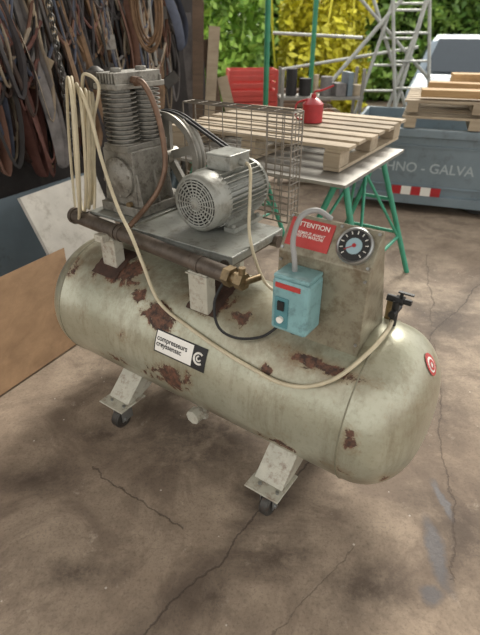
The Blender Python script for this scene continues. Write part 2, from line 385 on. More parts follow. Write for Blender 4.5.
for k in range(18):
    t=2*math.pi*k/18; add_cyl(bm,(MX+.008*math.cos(t),-.0295,MZ+.008*math.sin(t)),(MX+.09*math.cos(t),-.0285,MZ+.09*math.sin(t)),.0028,6)
add_cyl(bm,(MX,-.024,MZ),(MX,-.034,MZ),.012,20)
finish(bm,'motor_grille',MOTOR,AC,True)
bm=bmesh.new()
for sx in(-1,1):
    add_box(bm,(MX+sx*.085,.165,.918),(.05,.2,.018)); add_box(bm,(MX+sx*.07,.165,.945),(.012,.18,.06),Euler((0,sx*.3,0)))
    for yy in(.08,.25): add_cyl(bm,(MX+sx*.095,yy,.92),(MX+sx*.095,yy,.938),.008,6)
finish(bm,'motor_feet',MOTOR,AC)
bm=bmesh.new(); add_box(bm,(MX+.0,.18,1.15),(.11,.13,.055)); add_box(bm,(MX,.18,1.18),(.118,.138,.008)); add_cyl(bm,(MX+.05,.18,1.15),(MX+.085,.18,1.15),.013,12)
finish(bm,'motor_terminal_box',MOTOR,AC,bevel=.004)
tube('motor_cable',[(MX+.085,.18,1.15),(MX+.13,.14,1.14),(MX+.17,.08,1.06),(MX+.21,.02,.95),(MX+.27,-.02,.86),(-.40,-.04,.80),(-.30,-.08,.80)],.006,HOSE,AC)
# pump
PX=-1.145
bm=bmesh.new()
add_box(bm,(PX,.10,.93),(.23,.26,.04))
add_box(bm,(PX,.09,1.05),(.17,.20,.24)); add_box(bm,(PX,.10,1.175),(.135,.23,.03))
for sx in(-1,1):
    for y in(.0,.1,.18): add_box(bm,(PX+sx*.09,y,1.0),(.03,.008,.16),Euler((0,-sx*.15,0)))
finish(bm,'crankcase',CAST,AC,bevel=.014)
bm=bmesh.new()
add_lathe(bm,[(.0,.082),(-.012,.082),(-.016,.076),(-.03,.055),(-.036,.03)],(PX,-.012,1.06),'Y',32)
for k in range(8):
    t=2*math.pi*k/8+.2; add_cyl(bm,(PX+.07*math.cos(t),-.022,1.06+.07*math.sin(t)),(PX+.07*math.cos(t),-.034,1.06+.07*math.sin(t)),.0075,6)
finish(bm,'crankcase_cover',CAST,AC,True)
cyl('oil_sight_glass',(PX+.05,-.012,.955),(PX+.05,-.028,.955),.013,BRASS,AC)
finp=[]
z=1.19
while z<1.375:
    finp+= [(z,.045),(z+.001,.067),(z+.005,.067),(z+.006,.045)]; z+=.0165
for i,y in enumerate((.035,.165)):
    lathe(f'finned_cylinder_{i+1}',finp+[(1.39,.045)],(PX,y,0),'Z',CAST,AC,32)
bm=bmesh.new()
add_box(bm,(PX,.10,1.398),(.125,.26,.02))
for k in range(7): add_box(bm,(PX-.048+k*.016,.10,1.425),(.006,.24,.04))
add_box(bm,(PX,.10,1.418),(.10,.22,.026))
for y in(.035,.165):
    add_cyl(bm,(PX,y,1.43),(PX,y,1.458),.022,8)
    for sx in(-1,1):
        for sy in(-1,1): add_cyl(bm,(PX+sx*.052,y+sy*.05,1.40),(PX+sx*.052,y+sy*.05,1.428),.007,6)
finish(bm,'cylinder_head',CAST,AC,bevel=.003)
bm=bmesh.new(); add_cyl(bm,(PX-.06,.03,1.42),(PX-.09,.02,1.42),.014,12); add_lathe(bm,[(1.38,.025),(1.385,.034),(1.445,.034),(1.45,.025),(1.46,.012)],(PX-.11,.03,0),'Z',24)
finish(bm,'air_intake_filter',CASTD,AC,True)
tube('discharge_pipe',[(PX+.06,.07,1.415),(PX+.10,.07,1.41),(PX+.13,.08,1.36),(PX+.15,.09,1.28),(PX+.165,.09,1.19),(PX+.17,.08,1.10),(PX+.16,.04,1.02),(PX+.13,-.0,.96),(PX+.12,-.1,.90)],.011,COPPER,AC,n=12)
cyl('pipe_nut',(PX+.05,.07,1.415),(PX+.08,.07,1.413),.018,COPPER,AC,6)
# flywheel
FX,FY,FZ=-1.12,.265,1.10
bm=bmesh.new()
add_lathe(bm,[(-.03,.158),(-.03,.185),(-.02,.185),(-.012,.173),(-.004,.185),(.004,.185),(.012,.173),(.02,.185),(.03,.185),(.03,.158)],(FX,FY,FZ),'Y',56,0,False)
add_lathe(bm,[(-.03,.158),(.03,.158)],(FX,FY,FZ),'Y',56,0,False)
add_cyl(bm,(FX,FY-.04,FZ),(FX,FY+.04,FZ),.035,20)
for k in range(5):
    t=2*math.pi*k/5+.3; add_box(bm,(FX+.095*math.cos(t),FY,FZ+.095*math.sin(t)),(.14,.02,.036),Euler((0,-t,0)))
finish(bm,'flywheel',FLYM,AC,True)
cyl('pump_shaft',(FX,.18,FZ),(FX,.30,FZ),.02,STEEL,AC)
r1,r2=.185,.055
def beltpath(y):
    c1=Vector((FX,y,FZ));c2=Vector((MX,y,MZ)); d=c2-c1; L_=d.length; a=math.atan2(d.z,d.x); b=math.acos((r1-r2)/L_)
    P=[c1+Vector((r1*math.cos(t),0,r1*math.sin(t))) for t in [a+b+(2*math.pi-2*b)*i/40 for i in range(41)]]
    P+=[c2+Vector((r2*math.cos(t),0,r2*math.sin(t))) for t in [a-b+2*b*i/16 for i in range(17)]]
    for p in P: 
        k=(p.x-FX)/(MX-FX); p.y+=max(0,min(1,k))*.09
    return P
bm=bmesh.new()
for y in(FY-.012,FY+.012): add_tube(bm,beltpath(y),.006,6,True)
finish(bm,'drive_belts',BLACK,AC,True)
bm=bmesh.new(); add_cyl(bm,(MX,.3,MZ),(MX,.385,MZ),.014,12); add_lathe(bm,[(-.03,.03),(-.03,.058),(-.012,.05),(0,.058),(.012,.05),(.03,.058),(.03,.03)],(MX,.355,MZ),'Y',28); finish(bm,'motor_pulley',CASTD,AC,True)
# wire belt guard
segs=[]; gx0,gx1,gy0,gy1,gz0,gz1=-1.08,-.54,.33,.41,.89,1.315
for y in(gy0,gy1):
    for (a,b) in (((gx0,gz0),(gx1,gz0)),((gx0,gz1),(gx1,gz1)),((gx0,gz0),(gx0,gz1)),((gx1,gz0),(gx1,gz1))):
        segs.append(((a[0],y,a[1]),(b[0],y,b[1]),.0035))
for x in(gx0,gx1):
    for z in(gz0,gz1): segs.append(((x,gy0,z),(x,gy1,z),.0035))
z=gz0+.026
while z<gz1:
    segs.append(((gx0,gy1,z),(gx1,gy1,z),.0016))
    segs.append(((gx1,gy0,z),(gx1,gy1,z),.002))
    segs.append(((-.65,gy0,z),(gx1,gy0,z),.002))
    z+=.026
x=gx0+.075
while x<gx1:
    segs.append(((x,gy1,gz0),(x,gy1,gz1),.0022)); segs.append(((x,gy0,gz1),(x,gy1,gz1),.0022)); 
    x+=.075
for x in(-.65,-.61,-.575): segs.append(((x,gy0,gz0),(x,gy0,gz1),.0025))
y=gy0+.027
while y<gy1: segs.append(((gx0,y,gz1),(gx1,y,gz1),.0018)); segs.append(((gx1,y,gz0),(gx1,y,gz1),.002)); y+=.027
rods('belt_guard_cage',segs,WIRE,AC,5)
# hoses
bm=bmesh.new()
for k in range(6):
    cx=-1.26-.014*k+random.uniform(-.02,.02); cy=-.03-.012*k; a=.04+.018*k+random.uniform(-.01,.01); h=.215+.014*k; ph=random.uniform(-.25,.25)
    add_tube(bm,smooth_path([(cx+a*1.1*math.cos(t)+.05*math.sin(t+ph),cy+a*math.cos(t)*-.7,1.15+h*math.sin(t)+random.uniform(-.008,.008)) for t in [2*math.pi*i/12 for i in range(12)]],6,True),.0062,8,True)
add_tube(bm,smooth_path([(-1.25,-.05,1.38),(-1.21,-.06,1.44),(-1.15,-.05,1.40),(-1.20,-.07,1.25),(-1.22,-.08,1.05),(-1.24,-.09,.93)],8),.0062,8)
finish(bm,'hose_coil',HOSE,AC,True)
tube('long_hose',[(-1.27,-.05,1.37),(-1.21,-.09,1.39),(-1.16,-.1,1.3),(-1.12,-.11,1.15),(-1.02,-.15,1.0),(-.92,-.187,.918),(-.85,-.21,.83),surf(-.78,42,.02),surf(-.6,51,.012),surf(-.43,57,.012),surf(-.295,60,.012),surf(-.2,61,.012),surf(-.11,57,.012),surf(-.03,46,.012),surf(.022,28,.012),surf(.045,8,.014),surf(.03,-14,.02)],.0072,HOSE,AC,n=10)
tube('black_cable',[(-.49,-.17,.85),(-.50,-.22,.78),(-.47,-.24,.70),(-.40,-.23,.675),(-.32,-.19,.69),(-.28,-.14,.73)],.005,BLACK,AC)
# control console
def poly_prism(bm,poly,x0,x1):
    A=[bm.verts.new((x0,*p)) for p in poly];B=[bm.verts.new((x1,*p)) for p in poly];n=len(poly)
    for k in range(n): bm.faces.new((A[k],A[(k+1)%n],B[(k+1)%n],B[k]))
    bm.faces.new(A);bm.faces.new(B)
bm=bmesh.new(); poly_prism(bm,[(-.14,.695),(-.14,1.0),(-.07,1.10),(-.06,1.095),(.07,.725)],-.30,.0); finish(bm,'control_console',PANEL,AC,bevel=.003)
SL=Vector((0,.07,.10)).normalized(); SN=Vector((0,-.10,.07)).normalized()
def sl(x,t,off=0): return Vector((x,-.14,1.0))+SL*t+SN*off
ROT=Matrix((Vector((1,0,0)),SL,SN)).transposed()
bm=bmesh.new(); add_box(bm,sl(-.215,.065,.002),(.145,.088,.003),ROT); finish(bm,'warning_label',RED,AC)
text_mesh('label_text','ATTENTION',.021,WHITE,AC,lambda x,y:sl(-.215+x,.085+y,.0042))
text_mesh('label_text_small','A REMPLIR AVANT\nMISE EN MARCHE',.0125,WHITE,AC,lambda x,y:sl(-.215+x,.062+y,.0042))
def ring_s(bm,cx,ct,prof,n=36):
    rs=[]
    for off,r in prof: rs.append([bm.verts.new(sl(cx+r*math.cos(t),ct+r*math.sin(t),off)) for t in [2*math.pi*k/n for k in range(n)]])
    for A,B in zip(rs,rs[1:]):
        for i in range(n): bm.faces.new((A[i],A[(i+1)%n],B[(i+1)%n],B[i]))
    bm.faces.new(rs[0]);bm.faces.new(rs[-1])
bm=bmesh.new(); ring_s(bm,-.065,.062,[(0,.054),(.018,.054),(.022,.050),(.018,.046)]); finish(bm,'pressure_gauge',STEEL,AC,True)
bm=bmesh.new(); ring_s(bm,-.065,.062,[(.0185,.0455),(.019,.0455)]); finish(bm,'gauge_dial',BLACK,AC)
bm=bmesh.new(); ring_s(bm,-.065,.060,[(.0193,.024),(.0196,.024)]); finish(bm,'gauge_face',M('gauge_face','#8fa9b0',.4,0,.05),AC)
bm=bmesh.new()
for k in range(11):
    t=math.radians(225-27*k); p=sl(-.065+.033*math.cos(t),.062+.033*math.sin(t),.0197); q=sl(-.065+.042*math.cos(t),.062+.042*math.sin(t),.0197); add_cyl(bm,p,q,.0014,5)
finish(bm,'gauge_ticks',WHITE,AC)
bm=bmesh.new(); add_cyl(bm,sl(-.065,.062,.0205),sl(-.09,.045,.0205),.0016,5); add_cyl(bm,sl(-.065,.062,.019),sl(-.065,.062,.022),.006,10); finish(bm,'gauge_needle',REDP,AC)
bm=bmesh.new()
for x,t in((-.29,.01),(-.29,.112),(-.01,.01),(-.01,.112),(-.125,.112)): add_cyl(bm,sl(x,t,0),sl(x,t,.004),.005,8)
for x in(-.29,-.01):
    for z in(.75,.97): add_cyl(bm,(x,-.14,z),(x,-.145,z),.005,8)
finish(bm,'console_screws',STEEL,AC,True)
box('pressure_switch_box',(-.200,-.187,.864),(.126,.10,.18),BLUE,AC,bevel=.012)
box('switch_box_lid',(-.200,-.187,.959),(.120,.094,.014),BLUE,AC,bevel=.005)
bm=bmesh.new(); add_box(bm,(-.224,-.239,.842),(.048,.004,.105)); finish(bm,'switch_plate',BLUED,AC,bevel=.002)
bm=bmesh.new(); add_box(bm,(-.224,-.243,.868),(.022,.008,.03)); finish(bm,'switch_button_start',BLACK,AC)
bm=bmesh.new(); add_cyl(bm,(-.224,-.239,.82),(-.224,-.25,.82),.011,16); finish(bm,'switch_button_stop',WHITE,AC,True)
box('switch_label',(-.206,-.2382,.934),(.085,.003,.016),RED,AC)
bm=bmesh.new(); add_cyl(bm,(-.205,-.18,.77),(-.205,-.18,.745),.014,10); finish(bm,'cable_gland',BLACK,AC,True)
tube('grey_conduit',[(-.215,-.185,.96),(-.215,-.19,1.0),(-.235,-.17,1.06),(-.235,-.13,1.115),(-.205,-.09,1.128),(-.17,-.06,1.10)],.0085,M('grey_cable','#8f8f8c',.5,0,.1),AC,n=10)
bm=bmesh.new(); add_cyl(bm,(.0,.07,.83),(.035,.07,.83),.012,12); add_cyl(bm,(.03,.07,.83),(.055,.07,.83),.017,8); add_cyl(bm,(.055,.07,.83),(.08,.07,.83),.010,12); add_cyl(bm,(.045,.07,.83),(.045,.07,.86),.006,8); add_box(bm,(.06,.065,.862),(.05,.012,.005)); add_cyl(bm,(.035,.06,.725),(.035,.06,.83),.012,10); add_cyl(bm,(.035,.03,.79),(.035,.10,.79),.012,10)
finish(bm,'outlet_valve',BLACK,AC,True)
cyl('safety_valve',(.0,.12,.70),(.0,.12,.80),.013,BRASS,AC,12)
# logo sticker
LS,LP=-.63,69
patch('logo_sticker_border',LS-.125,LS+.125,LP-9,LP+9,.0012,BLACK)
patch('logo_sticker_white',LS-.12,LS+.12,LP-7.9,LP+7.9,.0018,WHITE)
patch('logo_sticker_emblem_field',LS+.062,LS+.125,LP-9,LP+9,.0022,BLACK)
def wrap(x,y,off=.0026,cs=LS-.115,cp=LP): return surf(cs+x,cp-math.degrees(y/R),off)
text_mesh('logo_text','compresseurs\ncreyssensac',.029,BLACK,AC,lambda x,y:wrap(x*.94,y+.005,.0026),'LEFT',.98,.02)
bm=bmesh.new(); add_tube(bm,[wrap(.209+.021*math.cos(t),.021*math.sin(t),.003) for t in [math.radians(50+260*i/24) for i in range(25)]],.0042,6)
add_tube(bm,[wrap(.209+.009*math.cos(t),.009*math.sin(t),.003) for t in [math.radians(90+260*i/24) for i in range(25)]],.003,6)
finish(bm,'logo_emblem',WHITE,AC,True)
def domept(y,z,off=.002):
    rr=math.hypot(y,z); ct=min(1,(rr/R))**(1/.72); return Vector((X1+DR*math.sqrt(max(0,1-ct*ct))+off,y,ZC+z))
def dome_disc(name,cy,cz,r0,r1,off,mat):
    bm=bmesh.new(); n=28;A=[];B=[]
    for i in range(n):
        t=2*math.pi*i/n; A.append(bm.verts.new(domept(cy+r0*math.cos(t),cz+r0*math.sin(t),off)));B.append(bm.verts.new(domept(cy+r1*math.cos(t),cz+r1*math.sin(t),off)))
    for i in range(n): bm.faces.new((A[i],A[(i+1)%n],B[(i+1)%n],B[i]))
    finish(bm,name,mat,AC)
SY,SZ=.02,.215
dome_disc('inspection_sticker_ring',SY,SZ,.022,.032,.004,RED); dome_disc('inspection_sticker_center',SY,SZ,.0005,.022,.004,WHITE); dome_disc('inspection_sticker_mark',SY,SZ,.008,.016,.0055,RED)

# ---------------------------------------------------------------- boards on the left
def slab(name,pts,th,mat,bevel=0):
    P=[Vector(p) for p in pts]; n=(P[1]-P[0]).cross(P[3]-P[0]).normalized()
    bm=bmesh.new(); A=[bm.verts.new(p) for p in P];B=[bm.verts.new(p-n*th) for p in P]
    bm.faces.new(A);bm.faces.new(B)
    for i in range(4): bm.faces.new((A[i],A[(i+1)%4],B[(i+1)%4],B[i]))
    return finish(bm,name,mat,None,bevel=bevel)
slab('brown_plywood_board',[(-1.75,.85,.01),(-.94,2.32,.01),(-1.05,2.66,.46),(-1.86,1.19,.46)],.02,BROWNB)
slab('white_panel_board',[(-1.00,2.60,.01),(-.75,3.15,.01),(-.98,3.27,.75),(-1.26,2.70,.75)],.025,WHITEB)
slab('blue_grey_metal_sheet',[(-1.66,2.35,.01),(-1.02,3.5,.01),(-1.15,3.58,.66),(-1.78,2.45,.66)],.02,BGREY)
bm=bmesh.new()
for k in range(60):
    p=Vector((random.uniform(-.82,-.30),0,0)); p.y=3.62+(p.x+.82)*.9+random.uniform(-.10,.15); 
    h=random.uniform(.4,.85); q=p+Vector((random.uniform(-.12,.2),random.uniform(.0,.2),h))
    mi=random.randrange(5)
    if random.random()<.6: add_cyl(bm,p+Vector((0,0,.02)),q,random.uniform(.008,.022),7,mi=mi)
    else: add_box(bm,(p+q)/2+Vector((0,0,.02)),(random.uniform(.05,.16),.02,h*.9),Euler((random.uniform(-.25,0),random.uniform(-.3,.3),random.uniform(-.4,.6))),mi)
finish(bm,'scrap_metal_pile',[TARM,CASTD,BGREY,DWOOD,FABRICS[2]])

# ---------------------------------------------------------------- hanging straps, chain
rail0=Vector((-1.70,2.75,2.2)); rail1=Vector((-.70,5.0,2.2))
ST=empty('hanging_straps'); 
rods('hanging_rail',[(rail0,rail1,.02)],TARM,ST,8)
wn=Vector((.9,-.42,0))
for mi,mt in enumerate(FABRICS):
    bm=bmesh.new()
    for k in range(27):
        t=random.random(); top=rail0.lerp(rail1,t)+wn*random.uniform(-.08,.16)
        w=random.uniform(.02,.10); ln=random.uniform(.9,1.52) if t<.5 else random.uniform(.55,1.3)
        dd=(rail1-rail0).normalized()
        a=random.uniform(-.14,.14)
        pts=[top-dd*w*.3,top-dd*w*.8+Vector((0,0,-ln*.3)),top-dd*w+Vector((a,0,-ln*.75)),top+Vector((a,0,-ln)),top+dd*w+Vector((a,0,-ln*.75)),top+dd*w*.8+Vector((0,0,-ln*.3)),top+dd*w*.3]
        add_tube(bm,smooth_path(pts,5),random.choice([.01,.014,.03,.042]),6,False,random.choice([.15,.25,.5]),0,random.uniform(0,3))
    for k in range(7):
        t=random.uniform(0,.8); p=rail0.lerp(rail1,t)+wn*.2+Vector((0,0,random.uniform(-.5,-.1))); q=rail0.lerp(rail1,t+random.uniform(.05,.2))+wn*.2+Vector((0,0,random.uniform(-.9,-.1)))
        add_tube(bm,smooth_path([p,(p+q)/2+Vector((0,0,-random.uniform(.2,.55))),q],8),random.uniform(.008,.014),6)
    finish(bm,'strap_bundle_%d'%(mi+1),mt,ST,True)
bm=bmesh.new(); 
for k in range(40):
    c=Vector((-1.12,3.36,2.1-k*.034)); a=k%2*math.pi/2
    add_tube(bm,[c+Vector((math.cos(a)*.018*math.cos(t),math.sin(a)*.018*math.cos(t),.027*math.sin(t))) for t in [2*math.pi*i/10 for i in range(10)]],.0055,5,True)
finish(bm,'chain_links',CASTD,ST,True)
bm=bmesh.new()
for k in range(14):
    t=random.uniform(.1,.95); top=rail0.lerp(rail1,t)+wn*.18; h=random.uniform(.5,1.1)
    mi=random.randrange(3)
    add_cyl(bm,top,top+Vector((random.uniform(-.06,.06),0,-h)),random.uniform(.008,.018),7,mi=mi)
    if k%2: add_box(bm,top+Vector((0,0,-h)),(.14,.02,.09),Euler((0,random.uniform(-.6,.6),.4)),mi)
finish(bm,'hanging_tools',[TARM,PALW,CASTD],ST)
bm=bmesh.new()
for k in range(6):
    c=Vector((-.70+random.uniform(-.03,.03),4.25,1.68)); r=.15+.014*k
    add_tube(bm,smooth_path([c+Vector((r*.5*math.cos(t),-.02*k+.02*math.sin(2*t),r*1.2*math.sin(t))) for t in [2*math.pi*i/12 for i in range(12)]],4,True),.009,6,True)
finish(bm,'rope_coil',FABRICS[6],ST,True)
PLK=empty('leaning_planks')
for i,(x,y,h,r,mt) in enumerate(((-.30,4.95,1.6,.10,PALW),(-.20,5.0,1.5,-.14,DWOOD),(-.40,4.9,1.8,.05,DWOOD),(-.02,5.05,1.2,-.25,PALW),(-.44,5.0,1.7,-.05,FABRICS[5]))):
    box('plank_%d'%(i+1),(x,y,h/2*.98),(.10,.03,h),mt,PLK,Euler((-.08,r,.1)))

# ---------------------------------------------------------------- trestles, sheet, pallet, can
bdir=Vector((.55,.835,0)); adir=Vector((-.835,.55,0)); TZ=.85
def trestle(name,c,d,length=.8,h=.74,sp=.3):
    e=empty(name,(c[0],c[1],0),math.atan2(d[1],d[0]))
    seg=[]
    r=.019
    for sx in(-1,1):
        for sy in(-1,1): seg.append(((sx*(length/2+.04),sy*sp,.0),(sx*(length/2-.08),sy*.025,h-.03),r))
        seg.append(((sx*(length/2-.005),-sp*.62,.31),(sx*(length/2-.005),sp*.62,.31),.012))
        seg.append(((sx*(length/2-.04),-sp*.35,.55),(sx*(length/2-.04),sp*.35,.55),.012))
    for sy in(-1,1):
        seg.append(((-length/2+.01,sy*sp*.66,.28),(length/2-.01,sy*sp*.66,.28),.012)); seg.append(((-length/2+.01,sy*sp*.66,.28),(0,sy*.03,h-.05),.010)); seg.append(((length/2-.01,sy*sp*.66,.28),(0,sy*.03,h-.05),.010))
    rods('legs',seg,GREEN,e,10)
    box('top_beam',(0,0,h-.027),(length,.07,.05),GREEN,e,bevel=.004)
P0=Vector((.557,2.53,0))
trestle('trestle',P0+bdir*.56+adir*.12,bdir,.8,TZ-.004)
trestle('trestle',P0+bdir*.56+adir*1.15,bdir,.8,TZ-.004)
def frame_box(name,origin,la,lb,z0,z1,mat,bevel=0):
    c=origin+adir*(la/2)+bdir*(lb/2); return box(name,(c.x,c.y,(z0+z1)/2),(la,lb,z1-z0),mat,None,Euler((0,0,math.atan2(adir.y,adir.x))),bevel)
frame_box('metal_tabletop_sheet',P0,1.35,1.02,TZ,TZ+.018,TARM)
pa=Vector((-.84,.543,0)); pb=Vector((.543,.84,0))
PL=empty('wooden_pallet',Vector((.575,2.77,TZ+.02)),math.atan2(pa.y,pa.x))
bm=bmesh.new()
for xa in(.06,.62,1.18):
    for yb in(.06,.56,1.04): add_box(bm,(xa,-yb,.045+.02),(.1,.14,.08))
    add_box(bm,(xa,-.55,.012),(.1,1.10,.02)); add_box(bm,(xa,-.55,.115),(.1,1.10,.02))
for k in range(7): add_box(bm,(.62+random.uniform(-.02,.02),-(.05+k*.167),.136),(1.3,.11,.02),Euler((0,0,random.uniform(-.01,.01))))
finish(bm,'pallet_boards',PALW,PL,bevel=.002)
can=empty('oil_can',P0+adir*.60+bdir*.80+Vector((0,0,TZ+.168)))
can.scale=(.92,.92,.92)
lathe('can_body',[(0,.07),(.005,.076),(.13,.076),(.135,.07),(.165,.035),(.17,.018),(.195,.018),(.195,.014)],(0,0,0),'Z',REDP,can)
tube('can_spout',[(.0,0,.18),(.01,0,.21),(.06,.0,.22),(.14,0,.25)],.007,REDP,can)
tube('can_handle',[(-.07,0,.02),(-.12,0,.04),(-.12,0,.13),(-.03,0,.16)],.007,REDP,can)

# ---------------------------------------------------------------- trailer on the right
ta=math.atan2(-.34,.95)
TR=empty('utility_trailer',(1.05,4.90,0),ta)
L_=3.2
bm=bmesh.new()
add_box(bm,(L_/2,0,.44),(L_,.03,.58)); add_box(bm,(0,.8,.44),(.03,1.6,.58)); add_box(bm,(L_,.8,.44),(.03,1.6,.58)); add_box(bm,(L_/2,1.6,.44),(L_,.03,.58)); add_box(bm,(L_/2,.8,.20),(L_,1.6,.03))
finish(bm,'bed_panels',TRAIL,TR)
bm=bmesh.new()
add_box(bm,(L_/2,-.02,.74),(L_+.06,.09,.07)); add_box(bm,(L_/2,-.02,.13),(L_+.04,.07,.09)); add_box(bm,(0,-.02,.44),(.07,.06,.56))
for x in(2.1,3.15): add_box(bm,(x,-.025,.44),(.06,.04,.56))
add_box(bm,(L_/2,-.02,.62),(L_,.02,.02)); add_box(bm,(L_/2,-.02,.25),(L_,.02,.02)); finish(bm,'bed_frame',TRAIL,TR,bevel=.005)
text_mesh('side_lettering','TECHNO - GALVA',.125,TRAILT,TR,lambda x,y:Vector((x+.68,-.02,.385+y)))
bm=bmesh.new()
for k in range(5): add_box(bm,(.53+k*.09,-.058,.215),(.09,.006,.08),None,k%2)
finish(bm,'reflective_marker',[REDP,WHITE],TR)
bm=bmesh.new()
for x in(1.3,2.2):
    for y in(.15,1.45): add_lathe(bm,[(-.09,.09),(-.09,.15),(-.06,.165),(.06,.165),(.09,.15),(.09,.09)],(x,y,.165),'Y',24)
finish(bm,'wheels',BLACK,TR,True)
bm=bmesh.new()
for lv in range(2):
    z=.785+.13*lv
    for x in(.05,.6,1.15): add_box(bm,(x+.50,.45,z+.04),(.1,1.0,.08))
    for k in range(7): add_box(bm,(1.10,.0+k*.15,z+.09),(1.25,.1,.02))
finish(bm,'stacked_pallets',PALW,TR,bevel=.002)
bm=bmesh.new(); add_box(bm,(1.30,.1,1.07),(1.4,.18,.06),Euler((0,0,.05))); add_box(bm,(1.40,.45,1.08),(1.5,.16,.08),Euler((0,0,-.1))); add_box(bm,(1.5,.8,1.11),(1.3,.2,.14),Euler((0,0,.08)))
finish(bm,'timber_beams',PALWY,TR,bevel=.003)

# ---------------------------------------------------------------- car
def car(name,loc,rz,col):
    e=empty(name,loc,rz); paint=M(name+'_paint'+str(random.random())[:5],col,.25,.2,.03); glass=M('car_glass'+str(random.random())[:5],'#26323b',.08,0,.05)
    prof=[(-2.0,.35),(-2.05,.6),(-1.9,.85),(-1.0,.95),(-.45,1.38),(0,1.45),(.9,1.43),(1.6,1.05),(1.9,.95),(2.0,.6),(1.95,.35)]
    bm=bmesh.new(); secs=[]
    for y,k in((-.85,0),(-.80,1),(.80,1),(.85,0)):
        secs.append([bm.verts.new((x,y*(1-.16*max(0,(z-.9)/.5)),z if k else min(z,1.42))) for x,z in prof])
    n=len(prof)
    for A,B in zip(secs,secs[1:]):
        for i in range(n): bm.faces.new((A[i],A[(i+1)%n],B[(i+1)%n],B[i]))
    bm.faces.new(secs[0]);bm.faces.new(secs[-1]); finish(bm,'body',paint,e,bevel=.04)
    bm=bmesh.new()
    for sy in(-1,1):
        for quad in (((-.85,.98),(-.42,1.32),(.1,1.38),(.1,.98)),((.16,.98),(.16,1.38),(.85,1.36),(1.35,1.02))):
            bm.faces.new([bm.verts.new((x,sy*(.89*(1-.16*max(0,(z-.9)/.5))),z)) for x,z in quad])
    for xs in(((-1.03,.985),(-.52,1.385)),((1.60,1.10),(1.0,1.43))):
        (x0,z0),(x1,z1)=xs; dx=-.02 if x0<0 else .02
        bm.faces.new([bm.verts.new(v) for v in((x0+dx,-.7,z0+.02),(x0+dx,.7,z0+.02),(x1+dx,.6,z1+.02),(x1+dx,-.6,z1+.02))])
    finish(bm,'windows',glass,e)
    bm=bmesh.new()
    for x in(-1.3,1.25):
        for y in(-.8,.8): add_lathe(bm,[(-.1,.2),(-.1,.3),(.1,.3),(.1,.2)],(x,y,.3),'Y',24)
    finish(bm,'wheels',BLACK,e,True)
    bm=bmesh.new(); add_box(bm,(-2.03,.6,.68),(.08,.3,.12)); add_box(bm,(-2.03,-.6,.68),(.08,.3,.12)); finish(bm,'headlights',WHITE,e,bevel=.02)
car('car',(3.75,8.6,0),math.radians(68),'#7d8b95')
car('car',(6.3,9.2,0),math.radians(80),'#d5d8d8')

# ---------------------------------------------------------------- greenery
def leafmat(n,a,b):
    m,N,L,bs=nt(n); tc=N.new('ShaderNodeTexCoord').outputs['Object']
    geo=N.new('ShaderNodeNewGeometry')
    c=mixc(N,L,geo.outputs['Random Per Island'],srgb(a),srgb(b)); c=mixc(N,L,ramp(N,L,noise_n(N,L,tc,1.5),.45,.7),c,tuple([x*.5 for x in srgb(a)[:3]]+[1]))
    L.new(c,bs.inputs['Base Color']); bs.inputs['Roughness'].default_value=.5
    return m
def foliage(name,x0,x1,y0,y1,z0,z1,n,mat,sz=.07,core=None,lump=0):
    bm=bmesh.new()
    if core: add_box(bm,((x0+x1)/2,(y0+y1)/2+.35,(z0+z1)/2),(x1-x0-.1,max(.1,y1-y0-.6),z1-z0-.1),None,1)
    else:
        for k in range(12):
            x=random.uniform(x0,x1); y=random.uniform(y0,y1); add_cyl(bm,(x,y,0),(x+random.uniform(-.3,.3),y,z1*.9),.02,5)
    cnt=0
    while cnt<n:
        c=Vector((random.uniform(x0,x1),random.uniform(y0,y1),random.uniform(z0,z1)))
        if core: c.y=y0+ (y1-y0)*.5*random.random()**2+.6*noise.noise(c*1.1)
        elif noise.noise(c*1.6)<-.12: continue
        E=Euler((random.uniform(-1,1.6),random.uniform(-1,1),random.uniform(0,6.28))).to_matrix(); s=sz*random.uniform(.4,1.3)
        bm.faces.new([bm.verts.new(c+E@Vector(v)*s) for v in((-.5,0,0),(0,-1,.1),(.5,0,0),(0,1,.1))]); cnt+=1
    return finish(bm,name,[mat,core] if core else mat)
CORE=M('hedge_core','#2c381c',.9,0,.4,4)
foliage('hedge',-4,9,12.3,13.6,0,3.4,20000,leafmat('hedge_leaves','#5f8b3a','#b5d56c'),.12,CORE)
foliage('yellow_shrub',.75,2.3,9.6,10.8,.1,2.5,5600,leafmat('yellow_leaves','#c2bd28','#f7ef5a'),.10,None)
foliage('climbing_vine',-1.4,.4,9.0,10.0,.1,2.4,4600,leafmat('vine_leaves','#6a9635','#b4d862'),.10,None)

